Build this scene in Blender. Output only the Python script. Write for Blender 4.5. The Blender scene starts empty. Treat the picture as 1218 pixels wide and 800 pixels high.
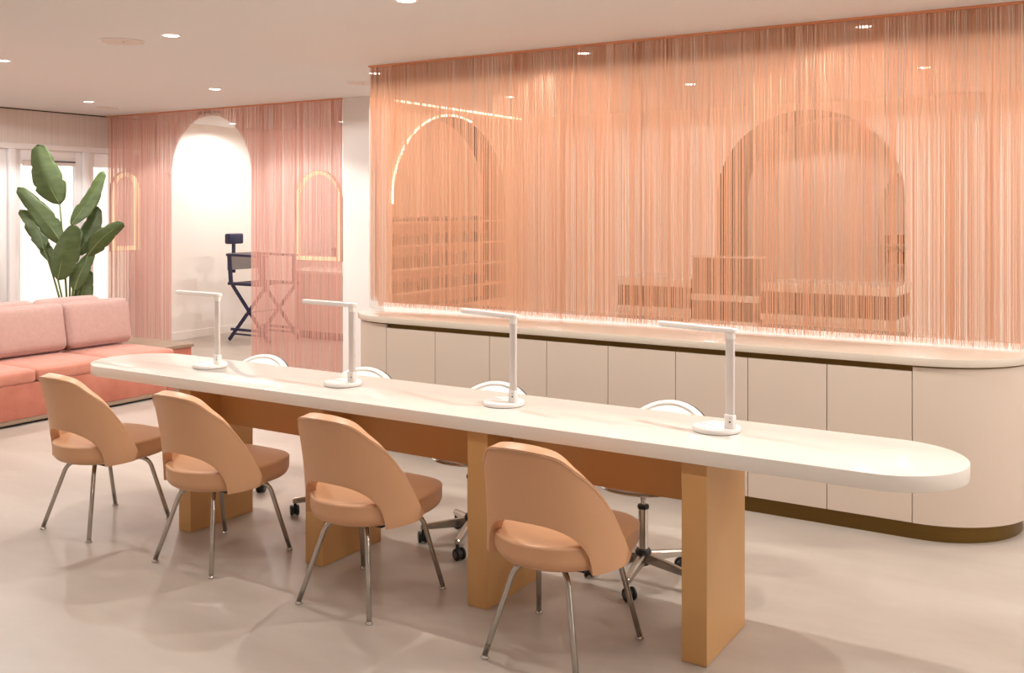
import bpy, bmesh, math, random
from mathutils import Vector, Matrix
random.seed(7)
PI = math.pi
sc = bpy.context.scene
COL = sc.collection

# ------------------------------------------------------------------ materials
def lin(h):
    h = h.lstrip('#')
    out = []
    for i in (0, 2, 4):
        c = int(h[i:i+2], 16) / 255
        out.append(c / 12.92 if c <= .04045 else ((c + .055) / 1.055) ** 2.4)
    return out

def mat(name, col, rough=.5, metal=0., var=0., vscale=6., bump=0., bscale=200., coat=0., stretch=None,
        transl=0., spec=.5, sheen=0., col2=None, detail=4.):
    m = bpy.data.materials.new(name)
    m.use_nodes = True
    nt = m.node_tree
    b = nt.nodes['Principled BSDF']
    c = lin(col)
    b.inputs['Base Color'].default_value = (*c, 1)
    b.inputs['Roughness'].default_value = rough
    b.inputs['Metallic'].default_value = metal
    b.inputs['Specular IOR Level'].default_value = spec
    if coat:
        b.inputs['Coat Weight'].default_value = coat
        b.inputs['Coat Roughness'].default_value = .03
    if sheen:
        b.inputs['Sheen Weight'].default_value = sheen
    tc = mp = None
    if var or col2 or bump:
        tc = nt.nodes.new('ShaderNodeTexCoord')
        mp = nt.nodes.new('ShaderNodeMapping')
        if stretch: mp.inputs['Scale'].default_value = stretch
        nt.links.new(tc.outputs['Object'], mp.inputs['Vector'])
    if var or col2:
        n = nt.nodes.new('ShaderNodeTexNoise')
        n.inputs['Scale'].default_value = vscale
        n.inputs['Detail'].default_value = detail
        n.inputs['Roughness'].default_value = .6
        r = nt.nodes.new('ShaderNodeValToRGB')
        c2 = lin(col2) if col2 else [x * (1 - var) for x in c]
        r.color_ramp.elements[0].position = .3
        r.color_ramp.elements[1].position = .7
        r.color_ramp.elements[0].color = (*c2, 1)
        r.color_ramp.elements[1].color = (*c, 1)
        nt.links.new(mp.outputs['Vector'], n.inputs['Vector'])
        nt.links.new(n.outputs['Fac'], r.inputs['Fac'])
        nt.links.new(r.outputs['Color'], b.inputs['Base Color'])
    if bump:
        n2 = nt.nodes.new('ShaderNodeTexNoise')
        n2.inputs['Scale'].default_value = bscale
        n2.inputs['Detail'].default_value = 3
        bp = nt.nodes.new('ShaderNodeBump')
        bp.inputs['Strength'].default_value = bump
        bp.inputs['Distance'].default_value = .003
        nt.links.new(mp.outputs['Vector'], n2.inputs['Vector'])
        nt.links.new(n2.outputs['Fac'], bp.inputs['Height'])
        nt.links.new(bp.outputs['Normal'], b.inputs['Normal'])
    if transl:
        t = nt.nodes.new('ShaderNodeBsdfTranslucent')
        t.inputs['Color'].default_value = (*c, 1)
        mx = nt.nodes.new('ShaderNodeMixShader')
        mx.inputs[0].default_value = transl
        o = nt.nodes['Material Output']
        nt.links.new(b.outputs[0], mx.inputs[1])
        nt.links.new(t.outputs[0], mx.inputs[2])
        nt.links.new(mx.outputs[0], o.inputs['Surface'])
    return m

def emit(name, col, s):
    m = bpy.data.materials.new(name)
    m.use_nodes = True
    nt = m.node_tree
    nt.nodes.remove(nt.nodes['Principled BSDF'])
    e = nt.nodes.new('ShaderNodeEmission')
    e.inputs['Color'].default_value = (*lin(col), 1)
    e.inputs['Strength'].default_value = s
    nt.links.new(e.outputs[0], nt.nodes['Material Output'].inputs['Surface'])
    return m

def glass(name):
    m = bpy.data.materials.new(name)
    m.use_nodes = True
    nt = m.node_tree
    nt.nodes.remove(nt.nodes['Principled BSDF'])
    t = nt.nodes.new('ShaderNodeBsdfTransparent')
    g = nt.nodes.new('ShaderNodeBsdfGlossy')
    g.inputs['Roughness'].default_value = .02
    f = nt.nodes.new('ShaderNodeFresnel')
    f.inputs['IOR'].default_value = 1.45
    mx = nt.nodes.new('ShaderNodeMixShader')
    nt.links.new(f.outputs[0], mx.inputs[0])
    nt.links.new(t.outputs[0], mx.inputs[1])
    nt.links.new(g.outputs[0], mx.inputs[2])
    nt.links.new(mx.outputs[0], nt.nodes['Material Output'].inputs['Surface'])
    return m

M = dict(
    floor=mat('microcement', '#C0B4A9', .36, var=.1, vscale=1.3, detail=12, col2='#AA9C90', bump=.05, bscale=10, stretch=(.6, 1.6, 1)),
    ceiling=mat('ceiling_paint', '#DEDBD9', .9, var=.01, vscale=.7),
    wall=mat('wall_paint', '#E4DDD9', .85, var=.015, vscale=2),
    wallbright=mat('alcove_paint', '#F3EDE8', .85, var=.01, vscale=2),
    wallback=mat('room_paint', '#EFE5DC', .85, var=.015, vscale=2),
    fascia=mat('sheer_fascia', '#E0D6D0', .8, col2='#D3C6BF', vscale=7, stretch=(1, 8, .02)),
    frame=mat('white_lacquer', '#EDE9E8', .4, var=.01),
    quartz=mat('cream_quartz', '#E2D9CF', .4, var=.015, vscale=3, coat=.7, spec=.1),
    quartz2=mat('cream_quartz_worktop', '#C9BBAB', .3, var=.015, vscale=3, coat=1.),
    cabinet=mat('cream_lacquer', '#CAB8A8', .42, var=.012, vscale=2),
    bronze=mat('bronze_metal', '#6F5526', .38, metal=.75, var=.08, vscale=3, stretch=(1, 1, 20)),
    tan=mat('tan_laminate', '#C6975F', .38, var=.03, vscale=3, bump=.02, bscale=60),
    leather=mat('tan_leather', '#CF9E77', .42, var=.03, vscale=5, bump=.06, bscale=260),
    piping=mat('tan_leather_piping', '#C09372', .45, var=.03),
    chrome=mat('brushed_steel', '#B9B4AC', .22, metal=1., var=.04, vscale=9),
    polished=mat('polished_chrome', '#CFCCC8', .12, metal=1., var=.02),
    black=mat('black_rubber', '#151413', .5, var=.1),
    greyplastic=mat('grey_plastic', '#5b5754', .5, var=.05),
    whiteleather=mat('white_leather', '#EFE8E1', .38, var=.015, bump=.05, bscale=240),
    lampwhite=mat('white_plastic', '#EDE6E1', .35, var=.01),
    lampgrey=mat('pale_aluminium', '#D5CBC5', .3, metal=.12, var=.02, stretch=(20, 20, .5)),
    lampdiff=mat('frosted_diffuser', '#E9E2DC', .5, var=.01),
    string=mat('peach_string', '#F8D6BA', .75, transl=.5, spec=.1, col2='#F0C29E', vscale=40, stretch=(60, 60, .4), detail=2),
    string2=mat('pink_string', '#F9DACF', .75, transl=.5, spec=.1, col2='#F3C5B7', vscale=40, stretch=(60, 60, .4), detail=2),
    rail=mat('peach_rail', '#D98F63', .5, var=.03),
    coral=mat('coral_velvet', '#BF7762', .8, col2='#AE634E', vscale=5.5, detail=8, bump=.08, bscale=120, sheen=.25),
    coralseat=mat('coral_velvet_seat', '#C6826D', .8, col2='#BB7560', vscale=6.5, detail=8, bump=.08, bscale=120, sheen=.25),
    pink=mat('pink_fabric', '#B9958C', .85, col2='#B28D83', vscale=30, bump=.1, bscale=420, sheen=.2),
    plinthwood=mat('taupe_oak', '#9A826D', .5, col2='#89725E', vscale=5, stretch=(8, 1, 8)),
    leaf=mat('leaf_green', '#5A6A3C', .45, col2='#445329', vscale=7, stretch=(1, 1, 3), transl=.16),
    leafrib=mat('leaf_midrib', '#7F8F58', .5, var=.05, transl=.1),
    stem=mat('leaf_stalk', '#5F6E3C', .5, var=.12),
    soil=mat('potting_soil', '#3b2c22', .95, var=.4, vscale=60),
    pot=mat('white_ceramic', '#E8DFD8', .4, var=.02),
    navy=mat('navy_paint', '#23264A', .42, var=.08),
    canvas=mat('dark_canvas', '#2b2b3c', .8, var=.1, bump=.1),
    slate=mat('grey_canvas', '#8b8583', .8, var=.06, bump=.1),
    mirror=mat('mirror_glass', '#E8E4E2', .03, metal=1.),
    brown=mat('walnut_laminate', '#3E2312', .5, col2='#2E1808', vscale=5, stretch=(2, 2, 9)),
    dark=mat('dark_packaging', '#1B120E', .45, var=.2),
    gold=mat('copper_packaging', '#8d5a38', .35, metal=.4, var=.1),
    niche=mat('niche_panel', '#E6BFA2', .8, var=.02),
    revealdark=mat('walnut_reveal', '#2F1D11', .55, col2='#241408', vscale=4, stretch=(2, 2, 9)),
    screen=mat('screen_black', '#18130f', .2, var=.05),
    vent=mat('ceiling_grille', '#D9CBC2', .7, var=.06, vscale=400),
    cable=mat('white_cable', '#E5DDD6', .5, var=.01),
    lamp=emit('downlight_diffuser', '#FFF4E8', 14.),
    led=emit('warm_led', '#FFE9CF', 7.),
    ledcounter=emit('counter_led', '#FFE9DA', 1.5),
    ledmirror=emit('mirror_led', '#FFE3AE', 2.6),
    glass=glass('window_glass'),
    outside=mat('sunlit_render_wall', '#F6F1E6', .9, var=.03, vscale=1.),
)

# ------------------------------------------------------------------ mesh helpers
def new(): return bmesh.new()

def obj(name, bm, m, parent=None, loc=None, smooth=False, mods=None):
    me = bpy.data.meshes.new(name)
    bmesh.ops.recalc_face_normals(bm, faces=bm.faces[:])
    if smooth:
        for f in bm.faces: f.smooth = True
        if smooth != 'all':
            for e in bm.edges:
                if len(e.link_faces) == 2 and e.calc_face_angle(0) > math.radians(38):
                    e.smooth = False
    bm.to_mesh(me); bm.free()
    me.materials.append(M[m] if isinstance(m, str) else m)
    o = bpy.data.objects.new(name, me)
    COL.objects.link(o)
    if parent: o.parent = parent
    if loc: o.location = loc
    return o

def tag(o, label, cat, group=None, kind=None):
    o['label'] = label; o['category'] = cat
    if group: o['group'] = group
    if kind: o['kind'] = kind
    return o

def thing(name, label, cat, loc=(0, 0, 0), rz=0., group=None):
    o = bpy.data.objects.new(name, None)
    COL.objects.link(o)
    o.location = loc; o.rotation_euler = (0, 0, rz)
    o.empty_display_size = .1
    return tag(o, label, cat, group)

def struct(name, bm, m, parent=None, smooth=False):
    o = obj(name, bm, m, parent, smooth=smooth)
    if not parent: o['kind'] = 'structure'
    return o

def copy_tree(o, parent=None):
    c = o.copy(); COL.objects.link(c); c.parent = parent
    for ch in list(o.children): copy_tree(ch, c)
    return c

def box(bm, x0, x1, y0, y1, z0, z1, bev=0., seg=2):
    r = bmesh.ops.create_cube(bm, size=1)
    vs = r['verts']
    for v in vs:
        v.co = Vector((x0 if v.co.x < 0 else x1, y0 if v.co.y < 0 else y1, z0 if v.co.z < 0 else z1))
    if bev:
        es = list({e for v in vs for e in v.link_edges})
        bmesh.ops.bevel(bm, geom=es, offset=bev, segments=seg, affect='EDGES', profile=.5)
    return bm

def loft(bm, rings, close=True, cap0=True, cap1=True):
    vr = [[bm.verts.new(p) for p in r] for r in rings]
    n = len(rings[0])
    for a, b in zip(vr, vr[1:]):
        for i in range(n if close else n - 1):
            j = (i + 1) % n
            bm.faces.new((a[i], a[j], b[j], b[i]))
    if cap0: bm.faces.new(list(reversed(vr[0])))
    if cap1: bm.faces.new(vr[-1])
    return bm

def tube(bm, pts, r, n=10, caps=True):
    pts = [Vector(p) for p in pts]
    rs = r if isinstance(r, (list, tuple)) else [r] * len(pts)
    rings = []
    up = None
    for i, p in enumerate(pts):
        t = (pts[min(i + 1, len(pts) - 1)] - pts[max(i - 1, 0)]).normalized()
        if up is None:
            up = Vector((0, 0, 1)) if abs(t.z) < .9 else Vector((1, 0, 0))
        s = t.cross(up).normalized()
        up = s.cross(t).normalized()
        rings.append([p + (s * math.cos(k * 2 * PI / n) + up * math.sin(k * 2 * PI / n)) * rs[i] for k in range(n)])
    return loft(bm, rings, cap0=caps, cap1=caps)

def lathe(bm, prof, n=32, c=(0, 0, 0)):
    # prof: list of (r, z)
    rings = [[Vector((c[0] + max(r, 1e-4) * math.cos(k * 2 * PI / n), c[1] + max(r, 1e-4) * math.sin(k * 2 * PI / n), c[2] + z)) for k in range(n)] for r, z in prof]
    return loft(bm, rings)

def prism(bm, outline, z0, z1, bev=0.):
    # outline: list of (x, y), extruded along z with eased edges
    cx = sum(p[0] for p in outline) / len(outline); cy = sum(p[1] for p in outline) / len(outline)
    def inset(d):
        n = len(outline); res = []
        for i, p in enumerate(outline):
            a = Vector(outline[i - 1]); b = Vector(outline[(i + 1) % n])
            t = (b - a).normalized()
            res.append((p[0] - t.y * d, p[1] + t.x * d))
        return res
    if not bev:
        return loft(bm, [[Vector((*p, z0)) for p in outline], [Vector((*p, z1)) for p in outline]])
    o2 = inset(bev); o1 = inset(bev * .3)
    return loft(bm, [[Vector((*p, z0)) for p in o2], [Vector((*p, z0 + bev * .3)) for p in o1], [Vector((*p, z0 + bev)) for p in outline],
                     [Vector((*p, z1 - bev)) for p in outline], [Vector((*p, z1 - bev * .3)) for p in o1], [Vector((*p, z1)) for p in o2]])

def stadium(xl, xr, yc, r, n=28):
    pts = []
    for k in range(n + 1):
        a = -PI / 2 + PI * k / n
        pts.append((xr + r * math.cos(a), yc + r * math.sin(a)))
    for k in range(n + 1):
        a = PI / 2 + PI * k / n
        pts.append((xl + r * math.cos(a), yc + r * math.sin(a)))
    return pts      # counter-clockwise

def rbox(bm, sx, sy, sz, r, cuts=9, bulge=(0, 0, 0), c=(0, 0, 0)):
    # rounded, softly bulging cushion block
    t = bmesh.ops.create_cube(bm, size=2)
    es = list({e for v in t['verts'] for e in v.link_edges})
    bmesh.ops.subdivide_edges(bm, edges=es, cuts=cuts, use_grid_fill=True)
    h = Vector((sx / 2, sy / 2, sz / 2))
    for v in bm.verts:
        p = Vector([math.sin(q * PI / 2) for q in v.co])
        e = [max(0, 1 - q * q) for q in p]
        q = Vector((p.x * h.x, p.y * h.y, p.z * h.z))
        inn = Vector([max(-(h[i] - r), min(h[i] - r, q[i])) for i in range(3)])
        d = q - inn
        if d.length > 1e-9: q = inn + d.normalized() * r
        q.x += bulge[0] * p.x * e[1] ** .5 * e[2] ** .5
        q.y += bulge[1] * p.y * e[0] ** .5 * e[2] ** .5
        q.z += bulge[2] * p.z * e[0] ** .5 * e[1] ** .5
        v.co = q + Vector(c)
    return bm

def arch_pts(c, half, zs, za, n=36):
    return [(c + half * math.cos(PI - PI * k / n), zs + (za - zs) * math.sin(PI * k / n)) for k in range(n + 1)]

def arch_wall(bm, u0, u1, z0, z1, c, half, zs, za, zsill, d0, d1, axis, back=True):
    # a wall in (u, z) pierced by an arched opening; d0 front, d1 back; axis 'y': wall at y=d, 'x': wall at x=d
    def P(u, z, d): return Vector((u, d, z)) if axis == 'y' else Vector((d, u, z))
    arc = arch_pts(c, half, zs, za)
    def quad(a, b, d): bm.faces.new([bm.verts.new(P(*q, d)) for q in (a, (b[0], a[1]), b, (a[0], b[1]))])
    for d in ((d0, d1) if back else (d0,)):
        quad((u0, z0), (c - half, z1), d); quad((c + half, z0), (u1, z1), d)
        if zsill > z0: quad((c - half, z0), (c + half, zsill), d)
        for (ua, za_), (ub, zb_) in zip(arc, arc[1:]):
            bm.faces.new([bm.verts.new(P(*q, d)) for q in ((ua, za_), (ub, zb_), (ub, z1), (ua, z1))])
    return bm

def arch_reveal(bm, c, half, zs, za, zsill, d0, d1, axis, sill=True):
    def P(u, z, d): return Vector((u, d, z)) if axis == 'y' else Vector((d, u, z))
    loop = [(c - half, zsill)] + arch_pts(c, half, zs, za) + [(c + half, zsill)]
    a = [bm.verts.new(P(*q, d0)) for q in loop]; b = [bm.verts.new(P(*q, d1)) for q in loop]
    n = len(loop)
    for i in range(n if sill else n - 1):
        j = (i + 1) % n
        bm.faces.new((a[i], a[j], b[j], b[i]))
    return bm

# ------------------------------------------------------------------ the room
ZC = 2.71
XL, XR, YF, YB = -10.0, 3.2, -2.6, 13.2
NX = -6.06                       # niche wall beside the string curtain
bm = new(); box(bm, XL - .3, XR + .2, YF - .2, YB + .2, -.12, 0); struct('floor', bm, 'floor')
bm = new(); box(bm, XL - .3, XR + .2, YF - .2, YB + .2, ZC, ZC + .12); struct('ceiling', bm, 'ceiling')
bm = new(); box(bm, XL, XR, YF - .15, YF, 0, ZC); struct('wall_front', bm, 'wall')
bm = new(); box(bm, XR, XR + .15, YF, YB, 0, ZC); struct('wall_right', bm, 'wall')
# left wall: solid at both ends of the glazing, header above it
W0, W1, WH = 2.6, 7.62, 2.34
bm = new()
box(bm, XL - .2, XL, YF, W0, 0, ZC); box(bm, XL - .2, XL, W1, YB, 0, ZC)
struct('wall_left', bm, 'wallbright')
bm = new(); box(bm, XL - .2, XL - .002, W0, W1, WH, ZC)
struct('wall_header', bm, 'fascia')
bm = new(); box(bm, XL - .012, XL + .004, W0, W1, ZC - .012, ZC); struct('trim_1', bm, 'revealdark')
bm = new(); box(bm, XL, XL + .015, W1 + .02, 9.6, 0, .1, .003); struct('baseboard_left', bm, 'wallbright')
# glazing: leaves of the shopfront
def leaf(name, ya, yb, handle=False, closer=False):
    st = .075
    b = new()
    box(b, XL - .10, XL - .03, ya, ya + st, 0, WH - .06, .006); box(b, XL - .10, XL - .03, yb - st, yb, 0, WH - .06, .006)
    box(b, XL - .10, XL - .03, ya + st, yb - st, WH - .22, WH - .06, .006); box(b, XL - .10, XL - .03, ya + st, yb - st, 0, .16, .006)
    o = struct(name, b, 'frame', smooth=True)
    b = new(); box(b, XL - .071, XL - .061, ya + st, yb - st, .16, WH - .22); obj('pane', b, 'glass', o)
    return o
bm = new()
box(bm, XL - .13, XL + .01, W0, W1, WH - .06, WH, .004)
for y in (2.62, 4.1, 5.02, 6.0, 6.875, 7.6): box(bm, XL - .13, XL + .012, y - .035, y + .035, 0, WH - .06, .004)
struct('trim_2', bm, 'frame', smooth=True)
leaf('window_1', 2.66, 4.06); leaf('window_2', 4.14, 4.98); leaf('door_1', 5.06, 5.96)
d2 = leaf('door_2', 6.04, 6.835); leaf('window_3', 6.915, 7.56)
t = thing('door_closer', 'slim pale door closer arm at the top of the glazed door', 'door closer', (XL - .02, 6.13, 2.135))
bm = new(); box(bm, -.012, .035, .0, .26, -.03, .03, .006); obj('closer_body', bm, 'vent', t, smooth=True)
bm = new(); box(bm, -.012, .012, .2, .62, .018, .034, .003); obj('closer_arm', bm, 'greyplastic', t)
# exterior seen through the glass: sunlit white wall and paving
bm = new(); box(bm, -15.2, -15, -2, 16, 0, 3.6); struct('wall_outside', bm, 'outside')
bm = new(); box(bm, -15, -10.3, -2, 16, -.14, -.02); struct('trim_3', bm, 'outside')

# pillar and niche wall
bm = new(); box(bm, -6.39, NX, 7.15, 7.45, 0, ZC, .004); struct('wall_pillar', bm, 'wall')
NC, NH, NS, NA, NB = 8.53, 1.03, 1.75, 2.62, .62
bm = new(); arch_wall(bm, 7.45, YB, 0, ZC, NC, NH, NS, NA, NB, NX, NX - .36, 'x')
box(bm, NX - .345, NX - .30, NC - NH - .02, NC + NH + .02, NB - .02, NA + .02)
struct('wall_niche', bm, 'niche')
bm = new(); arch_reveal(bm, NC, NH, NS, NA, NB, NX + .002, NX - .30, 'x'); struct('trim_5', bm, 'revealdark')
# back wall of the treatment room with the big walk-through arch
BY = 9.95
AC, AH, AS, AA = -2.705, .935, 1.78, 2.64
bm = new(); arch_wall(bm, NX, XR, 0, ZC, AC, AH, AS, AA, 0, BY, BY + 1.0, 'y'); struct('wall_back', bm, 'wallback')
bm = new(); arch_reveal(bm, AC, AH, AS, AA, 0, BY + .001, BY + 1.0, 'y', sill=False); struct('trim_4', bm, 'revealdark')
# far wall with a second arched niche
FC, FH, FS, FA, FB = -1.95, .54, 1.55, 2.17, .5
FY = 12.3
bm = new(); arch_wall(bm, NX, XR, 0, ZC, FC, FH, FS, FA, FB, FY, FY + .4, 'y')
arch_reveal(bm, FC, FH, FS, FA, FB, FY, FY + .3, 'y'); box(bm, FC - .52, FC + .52, FY + .3, FY + .34, FB - .02, FA + .02)
struct('wall_far', bm, 'wallback')
# alcove back wall
AY = 9.62
bm = new(); box(bm, XL, NX - .36, AY, AY + .12, 0, ZC); struct('wall_alcove', bm, 'wallbright')

# ------------------------------------------------------------------ salon table
TZ, TX0, TX1, TY0, TY1 = .788, -4.97, -.432, 3.312, 3.86
t = thing('salon_table', 'long cream stadium-topped table on four tan slab legs', 'table', (-2.7, 3.585, 0))
TO = Vector((-2.7, 3.585, 0))
r = (TY1 - TY0) / 2
bm = new(); prism(bm, [(x - TO.x, y - TO.y) for x, y in stadium(TX0 + r, TX1 - r, 3.586, r, 40)], TZ - .055, TZ, .003)
o = obj('tabletop', bm, 'quartz', t, smooth=True); o['label'] = 'glossy cream stone top with rounded ends'
for x0, x1 in ((-4.1, -4.01), (-3.22, -3.114), (-2.306, -2.207), (-1.361, -1.264)):
    bm = new(); box(bm, x0 - TO.x, x1 - TO.x, 3.347 - TO.y, 3.765 - TO.y, .001, TZ - .055, .002)
    obj('leg', bm, 'tan', t)
for x0, x1 in ((-4.01, -3.22), (-3.114, -2.306), (-2.207, -1.361)):
    bm = new(); box(bm, x0 - TO.x, x1 - TO.x, 3.54 - TO.y, 3.563 - TO.y, .525, TZ - .055, .001)
    obj('modesty_panel', bm, 'tan', t)
bm = new()
tube(bm, [(-2.62 + .045 * i, 3.572 + .004 * math.sin(i * 1.7), .519 - .012 * math.sin(i * PI / 8)) for i in range(9)], .003, 6)
tag(obj('cable', bm, 'cable', smooth='all'), 'thin white cable drooping below the table panel between the middle legs', 'cable')

# ------------------------------------------------------------------ tan side chairs
def shell_bm():
    ax, by = .279, .25
    th = [46.5 * math.sin(math.radians(-90 + 180 * k / 24)) for k in range(25)]
    ext = [47, 50, 53, 56, 59, 62, 65, 68, 71, 74, 76.5, 79, 81, 82.5, 83.5]
    th = [-e for e in reversed(ext)] + th + ext
    K = [(0, .818), (12, .816), (22, .809), (28, .803), (33, .795), (37, .784), (40, .770), (43, .754), (46, .739), (52, .715), (58, .684), (65, .628), (72, .553), (78, .464), (81, .424), (83.5, .405)]
    def zt(a):
        a = abs(a)
        for (a0, z0), (a1, z1) in zip(K, K[1:]):
            if a <= a1: return z0 + (z1 - z0) * (a - a0) / (a1 - a0)
        return K[-1][1]
    zt0 = zt
    def zt(a): return sum(zt0(a + d) for d in (-3, -2, -1, 0, 1, 2, 3)) / 7 if abs(a) < 79 else zt0(a)
    def zb(a):
        a = abs(a)
        if a < 46.5: return .362 + .178 * max(0, 1 - (a / 46.5) ** 2.4) ** (1 / 2.4)
        z = .362 + .012 * (a - 51) / 24
        if a > 75: z += .027 * ((a - 75) / 8.5) ** 2
        return z
    bm = new(); rows = 11; grid = []
    for a in th:
        colv = []; z0, z1 = zb(a), zt(a)
        for k in range(rows):
            z = z0 + (z1 - z0) * k / (rows - 1)
            h = (z - .38) / .42
            yc = .031 - .047 * h - .062 * h * h
            w = ax * (1 - .13 * h)
            colv.append(bm.verts.new((w * math.sin(math.radians(a)), yc - by * (1 - .115 * h) * math.cos(math.radians(a)), z)))
        grid.append(colv)
    for A, B in zip(grid, grid[1:]):
        for k in range(rows - 1):
            bm.faces.new((A[k], B[k], B[k + 1], A[k + 1]))
    edge = [g[-1].co.copy() for g in grid]
    hole = [g[0].co.copy() for g in grid if True]
    return bm, edge, hole

def seat_outline(n=64):
    pts = []
    for k in range(n):
        a = 2 * PI * k / n
        c, s = math.cos(a), math.sin(a)
        e = 3.6 if s > 0 else 2.2
        x = (.262 if s > 0 else .262 - .04 * abs(s)) * math.copysign(abs(c) ** (2 / e), c); y = (.275 if s > 0 else .262) * math.copysign(abs(s) ** (2 / e), s)
        pts.append((x * (1 - .04 * max(0, y) / .27), y + .012))
    return pts

def puff(bm, outline, z0, z1, rb, rt, dome=.012):
    n = len(outline)
    cx = sum(p[0] for p in outline) / n; cy = sum(p[1] for p in outline) / n
    R = sum(math.hypot(p[0] - cx, p[1] - cy) for p in outline) / n
    def ring(ins, z):
        f = 1 - ins / R
        return [Vector((cx + (p[0] - cx) * f, cy + (p[1] - cy) * f, z)) for p in outline]
    rings = [ring(R * .96, z0), ring(R * .5, z0), ring(rb * 1.3, z0)]
    for k in range(1, 7):
        a = PI / 2 * k / 6
        rings.append(ring(rb * (1 - math.sin(a)), z0 + rb * (1 - math.cos(a))))
    for k in range(0, 6):
        a = PI / 2 * k / 5
        rings.append(ring(rt * (1 - math.cos(a)) - .004 * math.sin(2 * a), z1 - rt + rt * math.sin(a)))
    for f in (.12, .25, .5, .75, .96):
        ins = rt + (R - rt) * f
        rings.append(ring(min(ins, R * .97), z1 + dome * math.sin(f * PI / 2)))
    return loft(bm, rings)

def make_side_chair(label):
    t = thing('side_chair', label, 'chair', group='tan chairs along the front of the table')
    bm = new(); puff(bm, seat_outline(), .358, .458, .05, .016, .01)
    o = obj('seat_cushion', bm, 'leather', t, smooth='all')
    bm, edge, hole = shell_bm()
    o = obj('back_shell', bm, 'leather', t, smooth='all')
    so = o.modifiers.new('thick', 'SOLIDIFY'); so.thickness = .043; so.offset = 0; so.use_rim = True
    be = o.modifiers.new('round', 'BEVEL'); be.width = .015; be.segments = 3; be.limit_method = 'ANGLE'; be.angle_limit = math.radians(50)
    bm = new()
    pts = []
    for p in edge[1:-1]:
        n = Vector((p.x, p.y - .02, 0)).normalized()
        pts.append(p * .999 + n * .02 - Vector((0, 0, .012)))
    tube(bm, pts, .0022, 6)
    obj('piping', bm, 'piping', t, smooth='all')
    bm = new(); box(bm, -.16, .16, -.11, .17, .342, .36, .004); obj('seat_pan', bm, 'black', t)
    for sx, sy, fx, fy, tx, ty in ((-1, -1, .19, -.225, .105, -.135), (1, -1, .19, -.225, .105, -.135), (-1, 1, .224, .225, .17, .135), (1, 1, .224, .225, .17, .135)):
        foot = Vector((sx * fx, fy, .012)); top = Vector((sx * tx, ty, .352))
        d = (top - foot)
        knee = foot + d * .9
        inn = Vector((sx * (tx - .075), ty * .55, .349))
        pts = [foot, foot + d * .5, foot + d * .84]
        for k in range(1, 6):
            u = k / 6
            a, b, c = foot + d * .84, top + Vector((sx * .0, 0, -.004)), inn
            pts.append(a * (1 - u) ** 2 + b * 2 * u * (1 - u) + c * u * u)
        pts.append(inn)
        bm = new(); tube(bm, pts, .0108, 12)
        l = obj('leg', bm, 'chrome', t, smooth='all')
        bm = new(); lathe(bm, [(.0, 0), (.015, 0), (.017, .004), (.014, .009), (.009, .014), (.0, .016)], 16, (foot.x, foot.y, 0))
        obj('foot_glide', bm, 'polished', l, smooth='all')
    return t
chair_lab = ['tan leather chair nearest the sofa, leftmost along the front of the table',
             'tan leather chair second from the sofa, backed against the leftmost table leg',
             'tan leather chair third from the sofa, before the second table leg',
             'tan leather chair nearest the camera, just right of the third table leg']
proto = make_side_chair(chair_lab[0])
for i, x in enumerate((-4.515, -3.635, -2.722, -1.792)):
    c = proto if i == 0 else copy_tree(proto)
    c.location = (x, 3.213, 0); c['label'] = chair_lab[i]

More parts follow.
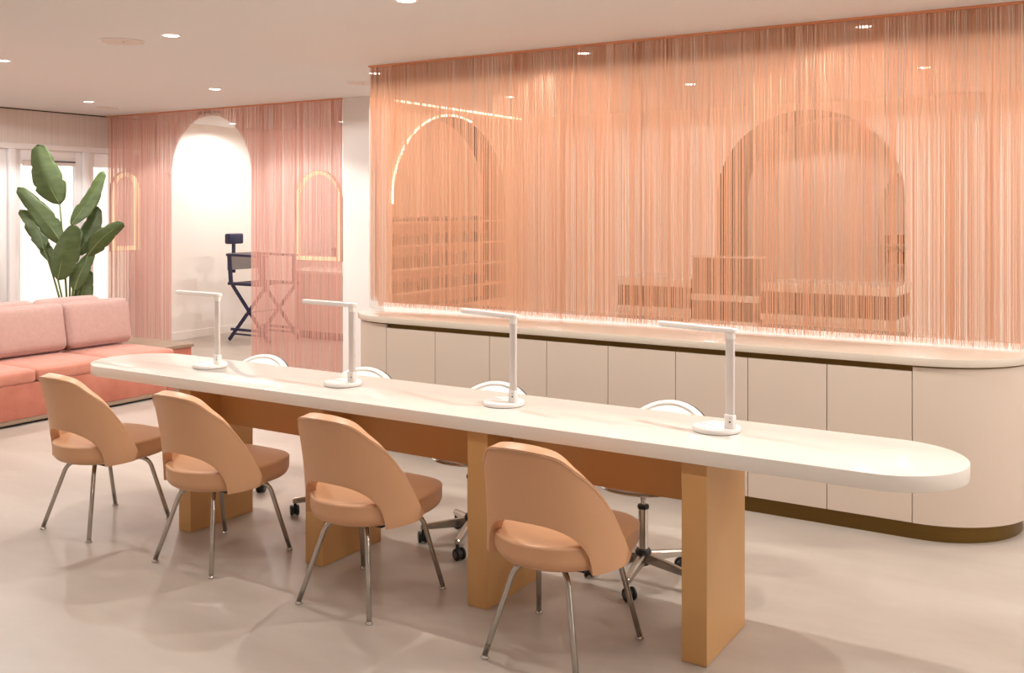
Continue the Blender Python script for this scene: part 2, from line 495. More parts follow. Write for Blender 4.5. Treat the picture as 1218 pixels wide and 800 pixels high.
# ------------------------------------------------------------------ white task chairs
def make_task(label):
    t = thing('task_chair', label, 'chair', group='white swivel chairs behind the table')
    bm = new(); lathe(bm, [(0, .43), (.17, .43), (.2, .436), (.212, .455), (.21, .475), (.195, .49), (.15, .497), (0, .5)], 40); obj('seat', bm, 'whiteleather', t, smooth='all')
    bm = new(); lathe(bm, [(0, .405), (.06, .405), (.16, .416), (.2, .424), (.204, .43), (0, .431)], 40); obj('seat_plate', bm, 'polished', t, smooth='all')
    # curved round-topped backrest at +y
    bm = new(); rings = []; n = 40
    def bp(x, z, d):
        a = x / .40
        y = .395 - .40 + .40 * math.cos(a)
        nrm = Vector((math.sin(a), math.cos(a), 0))
        return Vector((.40 * math.sin(a), y - .05 + (z - .5) * .3, z)) + nrm * d
    def ring(s, d):
        return [bp(.235 * s * math.cos(k * 2 * PI / n), .535 + .19 * s * math.sin(k * 2 * PI / n), d) for k in range(n)]
    for s, d in ((.02, -.062), (.3, -.06), (.55, -.053), (.72, -.043), (.82, -.033), (.88, -.022), (.9, -.016), (.915, -.018), (.95, -.024), (.985, -.018), (1., -.004), (1., .008), (.98, .016)):
        rings.append(ring(s, d))
    rings.append(ring(.9, .02)); rings.append(ring(.02, .024))
    loft(bm, rings); obj('backrest', bm, 'whiteleather', t, smooth='all')
    bm = new(); rings = [ring(.97, .014), ring(.99, .018), ring(.985, .026), ring(.9, .030), ring(.02, .034)]
    loft(bm, rings); obj('back_shell', bm, 'greyplastic', t, smooth='all')
    bm = new(); tube(bm, [(0, .08, .414), (0, .28, .412), (0, .34, .43), (0, .365, .5)], .012, 10); obj('back_bracket', bm, 'polished', t, smooth='all')
    bm = new(); lathe(bm, [(0, .33), (.0115, .33), (.0115, .355), (.014, .356), (.014, .362), (.0115, .363), (.0115, .406), (0, .406)], 20)
    lathe(bm, [(0, .12), (.022, .12), (.022, .33), (0, .33)], 24); obj('gas_lift', bm, 'polished', t, smooth=True)
    bm = new(); lathe(bm, [(0, .318), (.025, .318), (.026, .326), (.024, .334), (0, .335)], 24); obj('lift_collar', bm, 'black', t, smooth=True)
    bm = new(); lathe(bm, [(0, .07), (.026, .07), (.03, .08), (.034, .11), (.036, .128), (.03, .14), (0, .142)], 24); obj('hub', bm, 'black', t, smooth=True)
    for k in range(5):
        a = math.radians(-86 + 72 * k)
        ca, sa = math.cos(a), math.sin(a)
        bm = new()
        rings = []
        for q, w, z0, z1 in ((.02, .019, .085, .125), (.12, .016, .078, .112), (.2, .0135, .073, .1), (.243, .0125, .071, .094), (.25, .011, .073, .09)):
            rings.append([Vector((q * ca - y * sa, q * sa + y * ca, z)) for y, z in ((-w, z0), (w, z0), (w, z1 - .007), (w * .55, z1), (-w * .55, z1), (-w, z1 - .007))])
        loft(bm, rings); obj('base_arm', bm, 'chrome', t)
        # twin wheel caster
        px, py = .237 * ca, .237 * sa
        b = a + .9 + k
        bx, by_ = math.cos(b), math.sin(b)
        bm = new()
        tube(bm, [(px, py, .03), (px, py, .072)], .008, 10)
        ctr = Vector((px + bx * .016, py + by_ * .016, .028))
        hood = [ctr + Vector((-by_ * s * .008, bx * s * .008, 0)) for s in (-1, 1)]
        tube(bm, hood, .023, 16)
        cst = obj('caster', bm, 'black', t, smooth=True)
        for s in (-1, 1):
            bm = new()
            q0 = ctr + Vector((-by_ * s * .009, bx * s * .009, 0)); q1 = ctr + Vector((-by_ * s * .023, bx * s * .023, 0))
            qm = q0.lerp(q1, .5)
            tube(bm, [q0, q0.lerp(q1, .1), qm, q0.lerp(q1, .9), q1], [.0255, .0275, .028, .0265, .023], 20)
            obj('wheel', bm, 'black', cst, smooth=True)
            bm = new()
            tube(bm, [q1 - (q1 - q0) * .02, q1 + (q1 - q0) * .06], .014, 16); obj('wheel_cap', bm, 'greyplastic', cst)
    return t
task_lab = ['white round-backed swivel chair leftmost behind the table, beyond the lamp nearest the sofa',
            'white round-backed swivel chair behind the second lamp from the sofa',
            'white round-backed swivel chair behind the third lamp from the sofa',
            'white round-backed swivel chair behind the nearest lamp, its chrome stem and base in view']
proto = make_task(task_lab[0])
for i, (x, y, rz) in enumerate(((-4.47, 4.02, 16), (-3.585, 3.99, 21), (-2.725, 3.99, 14), (-1.803, 3.99, 4))):
    c = proto if i == 0 else copy_tree(proto)
    c.location = (x, y, 0); c.rotation_euler = (0, 0, math.radians(rz)); c['label'] = task_lab[i]

# ------------------------------------------------------------------ desk lamps
def make_lamp(label):
    t = thing('desk_lamp', label, 'lamp', group='white desk lamps standing on the table')
    bm = new(); lathe(bm, [(0, 0), (.086, 0), (.091, .003), (.0925, .009), (.0925, .013), (.09, .0175), (.084, .019), (0, .0195)], 48, (-.062, 0, 0))
    o = obj('base', bm, 'lampwhite', t, smooth=True)
    bm = new(); lathe(bm, [(0, -.0005), (.0885, -.0005), (.0885, .0022), (0, .0022)], 40, (-.062, 0, .0)); obj('rubber_foot', bm, 'greyplastic', o)
    bm = new(); box(bm, -.15, -.07, -.006, .006, .019, .0206, .0004); obj('touch_strip', bm, 'lampgrey', o)
    bm = new(); box(bm, -.021, .021, -.013, .013, .017, .073, .006, 3); o = obj('hinge', bm, 'lampwhite', t, smooth=True)
    bm = new(); tube(bm, [(.008, -.0128, .046), (.008, -.0142, .046)], .0035, 12); tube(bm, [(.008, -.0128, .06), (.008, -.0136, .06)], .002, 10)
    obj('power_port', bm, 'black', o)
    bm = new(); box(bm, -.0185, .0185, -.008, .008, .07, .365, .006, 3); obj('post', bm, 'lampgrey', t, smooth=True)
    bm = new(); box(bm, -.02, .02, -.01, .01, .358, .392, .006, 3); obj('head_joint', bm, 'lampwhite', t, smooth=True)
    bm = new()
    out = []
    L0, L1, w = -.345, .03, .0165
    for k in range(9):
        a = -PI / 2 + PI * k / 8; out.append((L1 - w + w * math.cos(a) * 1., w * math.sin(a)))
    for k in range(9):
        a = PI / 2 + PI * k / 8; out.append((L0 + w + w * math.cos(a), w * math.sin(a)))
    prism(bm, out, .384, .402, .004); a = obj('arm', bm, 'lampwhite', t, smooth=True)
    bm = new(); box(bm, L0 + .012, -.04, -.0125, .0125, .3815, .3845, .001); obj('diffuser', bm, 'lampdiff', a)
    return t
lamp_lab = ['white desk lamp leftmost on the table, nearest the sofa', 'white desk lamp second from the sofa, before the pink curtain and vanity',
            'white desk lamp third from the sofa, before the left half of the cabinets', 'white desk lamp nearest the camera, rightmost on the table']
proto = make_lamp(lamp_lab[0])
for i, (x, y, rz) in enumerate(((-4.135, 3.63, -2), (-3.158, 3.6, -4), (-2.24, 3.6, -15), (-1.272, 3.615, -15))):
    c = proto if i == 0 else copy_tree(proto)
    c.location = (x, y, TZ); c.rotation_euler = (0, 0, math.radians(rz)); c['label'] = lamp_lab[i]

# ------------------------------------------------------------------ sideboard under the string curtain
SY, SXL, SXR = 5.65, -4.221, -.882
bm = new(); prism(bm, stadium(SXL, SXR, SY, .45), 0, .09); tag(obj('plinth', bm, 'bronze', smooth=True), 'bronze kick plinth under the long cream cabinets', 'plinth')
bm = new(); prism(bm, stadium(SXL, SXR, SY, .512, 40), .872, .912, .003)
tag(obj('worktop', bm, 'quartz2', smooth=True), 'long cream stone worktop with rounded ends on the cabinets', 'worktop')
seams = [-4.221, -3.813, -3.388, -2.972, -2.557, -2.134, -1.717, -1.297, -.882]
names = ['leftmost, next to the left rounded end', 'second from the left end', 'third from the left end', 'fourth from the left end',
         'fourth from the right end', 'third from the right end', 'second from the right end', 'rightmost, next to the big right rounded end']
for i, (a, b) in enumerate(zip(seams, seams[1:])):
    t = thing('cabinet', 'flat cream cabinet under the worktop, ' + names[i], 'cabinet', ((a + b) / 2, SY, .09), 0, 'cream cabinets under the worktop')
    h = (b - a) / 2
    bm = new(); box(bm, -h + .0005, h - .0005, -.464, .49, 0, .781); obj('carcass', bm, 'cabinet', t)
    bm = new(); box(bm, -h + .0005, h - .0005, -.4705, -.464, .0, .781); o = obj('pull_channel', bm, 'bronze', t); o['label'] = 'bronze recess along the top of the door'
    bm = new(); box(bm, -h + .0018, h - .0018, -.49, -.4705, 0, .749, .0015, 2); obj('door', bm, 'cabinet', t)
def end_cab(xc, sgn, label):
    n = 32; pts = []
    for k in range(n + 1):
        a = -PI / 2 + PI * k / n
        pts.append((sgn * .49 * math.cos(a) + sgn * .002, .49 * math.sin(a)))
    if sgn < 0: pts.reverse()
    t = thing('end_cabinet', label, 'cabinet', (xc, SY, .09))
    bm = new(); prism(bm, pts, 0, .772); obj('curved_panel', bm, 'cabinet', t, smooth=True)
    bm = new(); prism(bm, [(p[0] * .985, p[1] * .985) for p in pts], .772, .782); obj('shadow_gap', bm, 'bronze', t, smooth=True)
end_cab(SXL, -1, 'rounded cream end cabinet at the left end of the worktop, by the pillar')
end_cab(SXR, 1, 'large rounded cream end cabinet at the right end of the worktop')
bm = new(); box(bm, -4.68, -.45, 5.688, 5.70, .912, .944, .001)
tag(obj('light_strip', bm, 'ledcounter'), 'glowing light strip on the worktop along the foot of the peach curtain', 'light strip')

# ------------------------------------------------------------------ string curtains
def strings(name, m, x0, x1, y, dens, w, zbot, seed, ztop=ZC - .012, depth=.008, tipfan=.01):
    rnd = random.Random(seed)
    verts, faces = [], []
    # slowly wandering spacing so that strings clump and part
    ph = [rnd.uniform(0, 6.28) for _ in range(6)]
    fr = [3.1, 7.3, 13.7, 23.9, 41.3, 67.]
    xx = x0
    while xx < x1:
        dn = sum(math.sin(f * xx + p) for f, p in zip(fr, ph)) / 6
        xx += (1 + .3 * dn) / dens
        x = min(max(xx + rnd.gauss(0, .6 / dens), x0), x1)
        zb = zbot(x, rnd)
        if zb is None: continue
        yy = y + rnd.uniform(-depth / 2, depth / 2)
        r = w / 2 * rnd.uniform(.8, 1.25)
        a0 = rnd.uniform(0, 2.1)
        levels = (ztop, ztop - .5 * (ztop - zb), zb + .05, zb)
        dx = rnd.gauss(0, .0022); tx = rnd.gauss(0, tipfan * .35); ty = rnd.gauss(0, tipfan * .35)
        base = len(verts)
        for li, z in enumerate(levels):
            ox = (0, dx, dx, dx + tx)[li]; oy = (0, 0, 0, ty)[li]
            for q in range(3):
                a = a0 + q * 2.0944
                rr = r * (1, 1, .9, .5)[li]
                verts.append((x + ox + rr * math.cos(a), yy + oy + rr * math.sin(a), z))
        for li in range(3):
            for q in range(3):
                b0 = base + li * 3
                faces.append((b0 + q, b0 + (q + 1) % 3, b0 + 3 + (q + 1) % 3, b0 + 3 + q))
    me = bpy.data.meshes.new(name)
    me.from_pydata(verts, [], faces)
    for p in me.polygons: p.use_smooth = True
    me.materials.append(M[m])
    o = bpy.data.objects.new(name, me); COL.objects.link(o)
    return o
CUX0, CUX1 = -4.775, -.428
o = strings('string_curtain', 'string', CUX0, CUX1, SY, 550, .0027,
            lambda x, r: .914 + abs(r.gauss(0, .008)) if -4.70 < x < -.40 else .95 + abs(r.gauss(0, .01)), 3)
tag(o, 'long peach string curtain hanging from the ceiling over the cream worktop', 'curtain', kind='stuff')
bm = new(); box(bm, CUX0 - .005, CUX1 + .005, SY - .02, SY + .02, ZC - .012, ZC, .002)
tag(obj('curtain_rail', bm, 'rail'), 'slim peach ceiling track above the long peach string curtain', 'curtain rail')
PX0, PX1, PY = -10.0, -6.395, 7.15
pc, phf, pspr, papx = -8.258, .622, 1.98, 2.628
def pbot(x, r):
    if abs(x - pc) < phf:
        return pspr + (papx - pspr) * math.sqrt(1 - ((x - pc) / phf) ** 2) + r.uniform(0, .006)
    if x < pc: return .13 + r.uniform(0, .03)
    return .03 + r.uniform(0, .03)
o = strings('string_curtain', 'string2', PX0, PX1, PY, 340, .0032, pbot, 11, tipfan=.004)
tag(o, 'pink string curtain with a tall arched opening beside the pillar', 'curtain', kind='stuff')
bm = new(); box(bm, PX0, PX1, PY - .02, PY + .02, ZC - .012, ZC, .002)
tag(obj('curtain_rail', bm, 'rail'), 'slim ceiling track above the pink arched string curtain', 'curtain rail')

# ------------------------------------------------------------------ back-to-back sofa
SFX = -7.08
t = thing('sofa', 'low coral velvet back-to-back bench sofa on a dark recessed plinth', 'sofa', (-7.97, 4.85, 0))
O = Vector((-7.97, 4.85, 0))
bm = new(); box(bm, -8.82 - O.x, SFX - .03 - O.x, 2.0 - O.y, 5.86 - O.y, 0, .02); obj('plinth', bm, 'black', t)
bm = new(); box(bm, -8.86 - O.x, SFX + .006 - O.x, 1.97 - O.y, 5.89 - O.y, .02, .048, .002); o = obj('wood_base', bm, 'plinthwood', t); o['label'] = 'narrow taupe wooden base rail'
for y0, y1 in ((1.97, 3.83), (3.834, 5.654), (5.658, 5.89)):
    bm = new(); box(bm, -8.86 - O.x, SFX - O.x, y0 - O.y, y1 - O.y, .048, .312, .008, 3); obj('seat_base', bm, 'coral', t, smooth=True)
for side, xc in ((1, -7.45), (-1, -8.49)):
    for y0, y1 in ((3.19, 3.81), (3.82, 4.44), (4.45, 5.09), (5.10, 5.73)):
        bm = new(); rbox(bm, .76, y1 - y0, .1, .028, 9, (.004, .0, .012), (xc - O.x, (y0 + y1) / 2 - O.y, .361))
        obj('seat_cushion', bm, 'coralseat', t, smooth='all')
bm = new(); box(bm, -8.0 - O.x, -7.94 - O.x, 2.0 - O.y, 5.70 - O.y, .312, .66, .02, 3); obj('back_panel', bm, 'coral', t, smooth=True)
def backcush(y0, y1, side, label):
    t = thing('back_cushion', label, 'cushion', (-7.97, (y0 + y1) / 2, .428), group='pink back cushions along the sofa')
    bm = new(); rbox(bm, .17, y1 - y0, .40, .055, 11, (.022, .004, .006), (0, 0, 0))
    rot = Matrix.Rotation(-side * math.radians(11), 4, 'Y')
    bmesh.ops.transform(bm, matrix=Matrix.Translation((side * .218, 0, .2)) @ rot, verts=bm.verts)
    obj('cover', bm, 'pink', t, smooth='all')
    ring = []
    bm = new(); hy, hz = (y1 - y0) / 2 - .012, .188
    for k in range(65):
        a = 2 * PI * k / 64
        ring.append(Matrix.Translation((side * .218, 0, .2)) @ rot @ Vector((-side * .0, hy * math.copysign(abs(math.cos(a)) ** .3, math.cos(a)), hz * math.copysign(abs(math.sin(a)) ** .3, math.sin(a)))))
backcush(4.45, 5.09, 1, 'pink back cushion on the near sofa side, cut by the left edge of the photo')
backcush(5.10, 5.735, 1, 'pink back cushion on the near sofa side, right one at the sofa end')
backcush(4.45, 5.09, -1, 'pink back cushion on the far sofa side, left one, only its top showing')
backcush(5.10, 5.735, -1, 'pink back cushion on the far sofa side, right one below the plant')
t = thing('side_table', 'low coral block with a taupe wooden top at the far end of the sofa', 'table', (-7.97, 6.08, 0))
bm = new(); box(bm, -.5, .46, -.18, .2, .02, .33, .008, 3); obj('base', bm, 'coral', t, smooth=True)
bm = new(); box(bm, -.53, .475, -.188, .215, .33, .362, .004); obj('top', bm, 'plinthwood', t)

# ------------------------------------------------------------------ potted bird of paradise
PB = Vector((-9.05, 6.03, 0))
RT = Vector((.8484, .5293, 0)); FW = Vector((-.5293, .8484, 0))       # spread of the fan of leaves
t = thing('potted_plant', 'tall bird of paradise plant with big dark leaves behind the sofa', 'plant', PB)
bm = new(); lathe(bm, [(0, 0), (.15, 0), (.17, .02), (.2, .36), (.205, .38), (.19, .38), (.185, .34), (0, .335)], 40); obj('pot', bm, 'pot', t, smooth=True)
bm = new(); lathe(bm, [(0, .33), (.186, .335), (.15, .35), (0, .358)], 32); obj('soil', bm, 'soil', t, smooth='all')
S = .00851
def fan(px, py, d=0.): return RT * ((px - 82) * S) + FW * d + Vector((0, 0, 1.65 - (py - 247) * S))
# blade base, blade tip, half width (m), depth at base and tip, side curl, rotation of the blade about its midrib
LV = [((68, 243), (47, 173), .125, .05, -.08, .03, .15), ((77, 290), (28, 222), .085, -.06, -.14, -.02, .35), ((53, 296), (20, 247), .075, -.02, .05, -.04, .5),
      ((58, 313), (21, 264), .055, .1, .16, -.02, .7), ((83, 268), (114, 201), .085, .02, .1, -.03, -.3), ((84, 305), (105, 245), .09, .12, .2, -.03, .2),
      ((106, 304), (150, 267), .08, -.05, -.1, .03, .4), ((76, 332), (97, 268), .125, -.14, -.2, .02, -.1), ((93, 345), (112, 300), .07, -.1, -.05, .02, .3), ((94, 372), (103, 322), .085, .02, .03, .02, .1)]
for (b, tp, hw, d0, d1, cv, tw) in LV:
    B = fan(*b, d0); T = fan(*tp, d1)
    ax = (T - B); L = ax.length; axn = ax.normalized()
    side = axn.cross(FW).normalized()
    side = (Matrix.Rotation(tw, 3, axn) @ side).normalized()
    nrm = axn.cross(side).normalized()
    bm = new(); grid = []; NU, NV = 22, 8
    ph = random.uniform(0, 6)
    for i in range(NU + 1):
        u = i / NU
        wu = hw * 1.22 * (min(1, (u / .3)) ** .5 if u < .3 else 1 - .62 * ((u - .3) / .7) ** 1.7) * (1 if u < .93 else math.sqrt(max(0, 1 - ((u - .93) / .07) ** 2)))
        wu0 = hw * (math.sin(PI * min(1, u * 1.02 + .02) ** .78) ** .62) * (1 - .12 * u) if u < .999 else .004
        wu = max(wu, .006)
        mid = B + ax * u + side * (cv * math.sin(PI * u)) - nrm * (.10 * L * u * u)
        row = []
        for j in range(-NV // 2, NV // 2 + 1):
            v = j / (NV / 2)
            e = wu * v
            if abs(v) == 1 and i in (8, 9, 15): e *= (.86, .97, .9)[(8, 9, 15).index(i)]
            z = abs(v) * wu * .28 + .012 * math.sin(u * 9 + ph) * v * v
            row.append(bm.verts.new(mid + side * e + nrm * (-z)))
        grid.append(row)
    for A, C in zip(grid, grid[1:]):
        for j in range(NV): bm.faces.new((A[j], A[j + 1], C[j + 1], C[j]))
    lf = obj('leaf', bm, 'leaf', t, smooth='all')
    so = lf.modifiers.new('thick', 'SOLIDIFY'); so.thickness = .002
    bm = new(); tube(bm, [B + ax * u + side * (cv * math.sin(PI * u)) - nrm * (.10 * L * u * u + .002) for u in [k / 12 * .96 for k in range(13)]], [.006 - .0004 * k for k in range(13)], 6)
    obj('midrib', bm, 'leafrib', lf, smooth='all')
    root = Vector((B.x * .14, B.y * .14, .345))
    pts = []
    for k in range(11):
        u = k / 10
        p = root.lerp(B, u); 
        p.x = root.x + (B.x - root.x) * u ** 1.5; p.y = root.y + (B.y - root.y) * u ** 1.5
        pts.append(p)
    bm = new(); tube(bm, pts, [.013 - .0006 * k for k in range(11)], 8); obj('stalk', bm, 'stem', lf, smooth='all')

# ------------------------------------------------------------------ director's chair behind the pink curtain
t = thing('director_chair', 'tall navy folding chair with headrest standing in the bright alcove', 'chair', (-9.03, 8.66, 0))
def bar(name, a, b, w=.03, h=.018, m='navy', par=t):
    a, b = Vector(a), Vector(b); ax = (b - a).normalized()
    up = Vector((0, 1, 0)) if abs(ax.y) < .9 else Vector((0, 0, 1))
    s = ax.cross(up).normalized(); up = s.cross(ax)
    q = new(); rings = [[p + s * x * w / 2 + up * y * h / 2 for x, y in ((-1, -1), (1, -1), (1, 1), (-1, 1))] for p in (a, b)]
    loft(q, rings); return obj(name, q, m, par)
for y in (-.25, .25):
    bar('leg', (-.34, y, .02), (.3, y, .70), .042); bar('leg', (.33, y + .02, .02), (-.31, y + .02, .70), .042)
    bar('seat_rail', (-.34, y, .715), (.33, y, .715), .035, .05)
    bar('arm_post', (-.31, y, .73), (-.34, y, 1.06), .05, .025)
    bar('arm_post', (.26, y, .73), (.26, y, 1.05), .04, .02)
    bar('armrest', (-.36, y, 1.07), (.3, y, 1.06), .028, .07)
    bar('foot_bar', (-.27, y, .10), (.27, y, .10), .02, .025)
    bar('foot_rest', (-.30, y, .155), (.30, y, .155), .03, .03)
bar('leg_pin', (-.03, -.26, .37), (-.03, .28, .37), .014, .014, 'polished')
bm = new(); box(bm, -.30, .28, -.24, .24, .716, .73, .004); obj('seat', bm, 'canvas', t)
bm = new(); box(bm, -.365, -.345, -.26, .26, .88, 1.09, .004); o = obj('backrest', bm, 'slate', t)
bm = new(); box(bm, -.41, -.38, -.15, -.11, .84, 1.24, .004); obj('headrest_post', bm, 'navy', t)
bm = new(); box(bm, -.43, -.33, -.25, -.02, 1.20, 1.33, .02, 3); obj('headrest', bm, 'navy', t, smooth=True)

bm = new(); tube(bm, [(XL, 7.97, 2.07), (XL + .05, 7.97, 2.07), (XL + .06, 7.97, 2.055), (XL + .06, 7.97, 2.03)], .012, 10)
tag(obj('wall_hook', bm, 'polished', smooth='all'), 'small chrome hook on the bright alcove wall at the left edge of the arched opening', 'hook')
# vanity counter and lit arch mirror in the alcove
t = thing('vanity_counter', 'white vanity counter with rounded end below the lit arch mirror', 'counter', (-8, 9.33, 0))
def dshape(x0, x1, y0, y1, rr):
    pts = [(x1, y0), (x1, y1), (x0, y1)]
    for k in range(13):
        a = PI + PI / 2 * k / 12
        pts.append((x0 + rr + rr * math.cos(a), y0 + rr + rr * math.sin(a)))
    return [(x + 8, y - 9.33) for x, y in pts]
bm = new(); prism(bm, dshape(-9.14, -6.45, 9.06, 9.61, .3), .82, .86, .003); obj('top', bm, 'quartz', t, smooth=True)
bm = new(); prism(bm, dshape(-9.1, -6.45, 9.1, 9.61, .3), .10, .82); obj('body', bm, 'cabinet', t, smooth=True)
bm = new(); prism(bm, dshape(-9.06, -6.45, 9.14, 9.61, .28), 0, .10); obj('plinth', bm, 'bronze', t, smooth=True)
def arch_mirror(label, loc, rz, half, z0, zs, za):
    t = thing('wall_mirror', label, 'mirror', loc, rz)
    def loop(i): return [(-half + i, z0 + i)] + [(x, z) for x, z in arch_pts(0, half - i, zs, za - i)] + [(half - i, z0 + i)]
    for nm, i0, i1, m, d in (('light_frame', 0, .05, 'ledmirror', .035), ('rim', -.006, .0, 'gold', .04)):
        bm = new(); A, B = loop(i0), loop(i1); n = len(A)
        for f in (0, d):
            a = [bm.verts.new((x, -f, z)) for x, z in A]; b = [bm.verts.new((x, -f, z)) for x, z in B]
            for k in range(n): bm.faces.new((a[k], a[(k + 1) % n], b[(k + 1) % n], b[k]))
        for Q in (A, B):
            a = [bm.verts.new((x, 0, z)) for x, z in Q]; b = [bm.verts.new((x, -d, z)) for x, z in Q]
            for k in range(n): bm.faces.new((a[k], a[(k + 1) % n], b[(k + 1) % n], b[k]))
        obj(nm, bm, m, t)
    bm = new(); bm.faces.new([bm.verts.new((x, -.012, z)) for x, z in loop(.048)])
    r_ = bmesh.ops.extrude_face_region(bm, geom=bm.faces[:]); bmesh.ops.translate(bm, verts=[v for v in r_['geom'] if isinstance(v, bmesh.types.BMVert)], vec=(0, .01, 0))
    obj('mirror_glass', bm, 'mirror', t)
arch_mirror('arched mirror with glowing warm frame on the alcove back wall', (-9.0, AY, 0), 0, .4, .955, 1.74, 2.14)
arch_mirror('small glowing arch outline at the glass wall behind the pink curtain, completed as an added mirror', (XL + .02, 7.36, 0), PI / 2, .19, 1.15, 1.86, 2.07)  # added mirror, stands in for a partial glowing arch outline at the glass

# ------------------------------------------------------------------ behind the peach curtain
SHZ = (1.51, 1.272, 1.035, .80)
words = ('top', 'second', 'third', 'lowest')
for si, z in enumerate(SHZ):
    bm = new(); box(bm, NX - .30, NX + .015, NC - NH + .03, NC + NH - .004, z - .016, z, .002)
    tag(obj('shelf', bm, 'niche'), '%s peach shelf in the arched niche behind the peach curtain' % words[si], 'shelf', 'shelves in the arched niche')
def make_product():
    t = thing('product_bottle', '', 'bottle')
    bm = new(); box(bm, -.022, .022, -.03, .03, 0, .8, .006, 2); obj('bottle', bm, 'dark', t, smooth=True)
    bm = new(); lathe(bm, [(0, .8), (.014, .8), (.014, 1.0), (0, 1.0)], 16); obj('cap', bm, 'gold', t, smooth=True)
    return t
pp = make_product(); first = True
rows = [(0, .05, 26), (1, .115, 26), (2, .15, 18), (3, .13, 22)]
for si, h, n in rows:
    for k in range(n):
        c = pp if first else copy_tree(pp); first = False
        y = NC - NH + .07 + k * .077
        c.location = (NX - .06 - .02 * (k % 3), y, SHZ[si]); c.scale = (1, 1, h * random.uniform(.92, 1.08))
        c['label'] = 'dark bottle standing in the row on the %s shelf of the arched niche' % words[si]
        c['group'] = 'bottles on the %s niche shelf' % words[si]
# glowing edges
bm = new()
pts = [Vector((NX + .0112, u, z)) for u, z in [(NC - NH - .012, NS - .06)] + [(NC + (NH + .012) * math.cos(PI - PI * k / 40), NS + (NA - NS + .012) * math.sin(PI * k / 40)) for k in range(25)]]
tube(bm, pts, .011, 6); tag(obj('light_strip', bm, 'led'), 'glowing light strip edging the arched niche behind the peach curtain', 'light strip')
bm = new(); box(bm, NX - .004, NX + .014, 7.5, 9.9, ZC - .016, ZC); tag(obj('light_strip', bm, 'led'), 'straight glowing light strip along the ceiling above the arched niche', 'light strip')
# reception desk
t = thing('reception_desk', 'walnut fronted reception desk with pale bands seen through the peach curtain', 'desk', (-2.6, 8.1, 0))
def sec(x0, x1, z1, y0=-.32, y1=.3):
    bm = new(); box(bm, x0, x1, y0 - .02, y1, z1 - .072, z1, .003); obj('desk_top', bm, 'quartz2', t)
    bm = new(); box(bm, x0 + .01, x1 - .01, y0, y1 - .02, .80, z1 - .072); obj('front_panel', bm, 'brown', t)
    bm = new(); box(bm, x0, x1, y0 - .015, y1, .745, .80, .003); obj('band', bm, 'quartz2', t)
    bm = new(); box(bm, x0 + .01, x1 - .01, y0, y1 - .02, .0, .745); obj('lower_body', bm, 'cabinet', t)
sec(-1.17, -.47, 1.05); sec(.12, 1.16, 1.05)
bm = new(); box(bm, -.46, .11, -.34, .3, 0, .88); obj('middle_body', bm, 'brown', t)
bm = new(); box(bm, -.46, .11, -.36, .3, .88, .935, .003); obj('middle_band', bm, 'quartz2', t)
bm = new(); box(bm, -.46, .11, -.34, -.30, .935, 1.235, .004); obj('raised_panel', bm, 'brown', t)
bm = new(); box(bm, -.47, .12, -.35, -.15, 1.235, 1.25, .002); obj('ledge', bm, 'quartz2', t)
for si, z in enumerate((1.22, .98)):
    bm = new(); box(bm, FC - FH + .004, FC + FH - .004, FY + .02, FY + .3, z - .03, z, .002)
    tag(obj('shelf', bm, 'quartz2'), ('upper' if si == 0 else 'lower') + ' pale shelf in the small far niche seen through the big arch', 'shelf', 'shelves in the far niche')
    for k in range(5):
        bm = new(); box(bm, -.035, .035, -.05, .05, 0, (.11, .15)[si] * random.uniform(.85, 1.1), .004)
        o = obj('product_box', bm, 'gold', loc=(FC - FH + .1 + k * .14, FY + .13, z))
        tag(o, 'copper coloured box on the %s shelf of the far niche' % ('upper' if si == 0 else 'lower'), 'box', 'boxes on the %s far shelf' % ('upper' if si == 0 else 'lower'))

# ------------------------------------------------------------------ ceiling fittings and light
def make_down():
    t = thing('downlight', '', 'ceiling light', group='recessed downlights in the ceiling')
    bm = new(); n = 32
    prof = [(.047, 0), (.047, -.003), (.05, -.005), (.062, -.003), (.062, 0)]
    rings = [[Vector((q * math.cos(k * 2 * PI / n), q * math.sin(k * 2 * PI / n), z)) for k in range(n)] for q, z in prof]
    loft(bm, rings, cap0=False, cap1=False); obj('trim_ring', bm, 'frame', t, smooth=True)
    bm = new(); lathe(bm, [(0, -.0018), (.047, -.0018), (.047, -.0004), (0, -.0004)], 28); obj('diffuser', bm, 'lamp', t)
    return t
SPOT = bpy.data.lights.new('downlight_beam', 'SPOT')
SPOT.energy = 84; SPOT.color = (1., .982, .945); SPOT.spot_size = math.radians(134); SPOT.spot_blend = .2; SPOT.shadow_soft_size = .018
ALC = SPOT.copy(); ALC.name = 'alcove_beam'; ALC.energy = 72; ALC.spot_size = math.radians(165); ALC.spot_blend = .5
BAC = ALC.copy(); BAC.name = 'back_beam'; BAC.energy = 62; BAC.spot_size = math.radians(174); BAC.spot_blend = .05
FRO = SPOT.copy(); FRO.name = 'front_beam'; FRO.energy = 36; FRO.spot_size = math.radians(174); FRO.spot_blend = .05
MID = SPOT.copy(); MID.name = 'table_beam'; MID.energy = 94; MID.spot_size = math.radians(174); MID.spot_blend = .05
DIM = SPOT.copy(); DIM.name = 'far_beam'; DIM.energy = 30
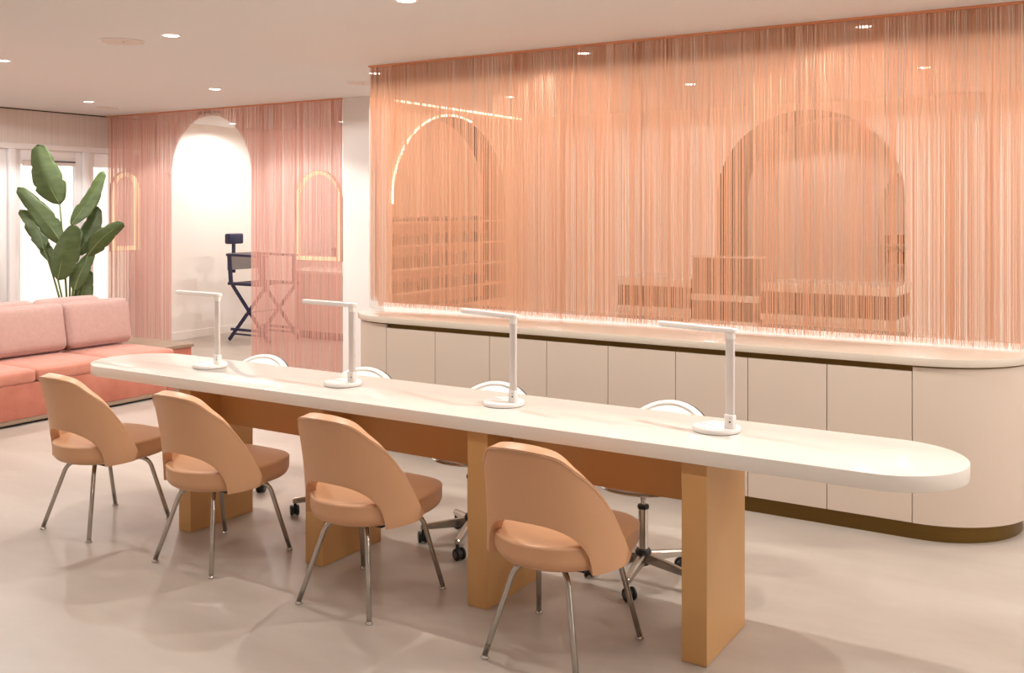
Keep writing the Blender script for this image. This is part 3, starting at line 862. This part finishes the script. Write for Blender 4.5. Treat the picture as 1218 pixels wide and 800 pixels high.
lights = {(-3.1, 3.95): 'downlight cut by the top edge of the photo, above the table', (-4.96, 3.99): 'downlight right of the round ceiling speaker',
          (-6.84, 4.03): 'downlight at the left edge of the photo', (-6.87, 6.0): 'downlight above the arched opening of the pink curtain',
          (-8.76, 6.05): 'leftmost far downlight by the plant and the window', (-3.13, 5.945): 'downlight just behind the middle of the peach curtain',
          (-1.28, 5.935): 'downlight just behind the right part of the peach curtain', (-3.14, 7.92): 'far downlight seen through the peach curtain, left of the big arch',
          (-1.27, 7.91): 'far downlight seen through the peach curtain, at upper right', (-4.964, 7.91): 'far downlight seen through the peach curtain, above the arched niche',
          (-4.989, 5.969): 'downlight behind the top left corner of the peach curtain', (-9.5, 8.6): 'alcove downlight above the tall navy chair', (-8.15, 9.1): 'alcove downlight near the pillar, seen through the pink curtain'}
pd = make_down(); first = True
for (x, y), lab in lights.items():
    c = pd if first else copy_tree(pd); first = False
    c.location = (x, y, ZC); c['label'] = lab
extra = [(-1.28, 3.95), (.57, 3.95), (2.4, 3.95), (-8.76, 3.97), (.57, 5.95), (2.4, 5.95), (.57, 7.9), (2.4, 7.9)]
for y in (1.95,): extra += [(x, y) for x in (-8.76, -6.84, -4.96, -3.1, -1.28, .57, 2.4)]
extra += [(-1.3, 11.5), (-3.1, 11.5), (-6.9, 8.3)]
for (x, y) in list(lights) + extra:
    l = bpy.data.objects.new('downlight_beam', SPOT); COL.objects.link(l)
    l.location = (x, y, ZC - .012)
    if y > 7 and x > -6: l.data = BAC
    if y > 8 and x < -6.1: l.data = ALC
    if y < 3 and x > -6: l.data = FRO
    if 3 < y < 5: l.data = MID
    if y > 11: l.data = DIM
for (x, y, rr, lab) in ((-5.4, 3.97, .14, 'round flush ceiling speaker left of the nearest downlight'), (-5.47, 6.36, .14, 'round flush ceiling speaker beside the top corner of the peach curtain'),
                        (-9.1, 6.5, .13, 'round flush ceiling speaker near the window, above the plant')):
    t = thing('ceiling_speaker', lab, 'speaker', (x, y, ZC), 0, 'round speakers in the ceiling')
    bm = new(); n = 40
    prof = [(rr - .008, 0), (rr - .008, -.004), (rr - .003, -.008), (rr, -.005), (rr, 0)]
    loft(bm, [[Vector((q * math.cos(k * 2 * PI / n), q * math.sin(k * 2 * PI / n), z)) for k in range(n)] for q, z in prof], cap0=False, cap1=False)
    obj('rim', bm, 'frame', t, smooth=True)
    bm = new(); lathe(bm, [(0, -.005), (rr - .012, -.004), (rr - .009, -.001), (0, -.0005)], 40); obj('grille', bm, 'vent', t, smooth=True)
    bm = new(); tube(bm, [(.01, 0, -.004), (.01, 0, -.007)], .006, 10); obj('badge', bm, 'greyplastic', t)

# daylight
w = bpy.data.worlds.new('daylight'); sc.world = w; w.use_nodes = True
bg = w.node_tree.nodes['Background']
bg.inputs['Color'].default_value = (1., .985, .955, 1); bg.inputs['Strength'].default_value = 2.2
sun = bpy.data.objects.new('sun', bpy.data.lights.new('sun', 'SUN')); COL.objects.link(sun)
sun.data.energy = 2.5; sun.data.angle = .02; sun.rotation_euler = (0, math.radians(-38), math.radians(20))
sun.data.color = (1, .97, .92)

# ------------------------------------------------------------------ camera
cam = bpy.data.cameras.new('camera'); co = bpy.data.objects.new('camera', cam); COL.objects.link(co)
co.location = (0, 0, 1.65); co.rotation_euler = (PI / 2, 0, math.atan2(.52934, .84841))
cam.sensor_width = 36; cam.lens = 36 * 1163 / 1218; cam.shift_y = -153 / 1218; cam.clip_start = .05
sc.camera = co
sc.view_settings.view_transform = 'Standard'; sc.view_settings.look = 'None'
sc.view_settings.gamma = 1; sc.view_settings.use_curve_mapping = False
sc.view_settings.exposure = -.17
sc.cycles.use_denoising = True
sc.cycles.max_bounces = 10; sc.cycles.diffuse_bounces = 5; sc.cycles.transparent_max_bounces = 12
sc.cycles.sample_clamp_indirect = 6
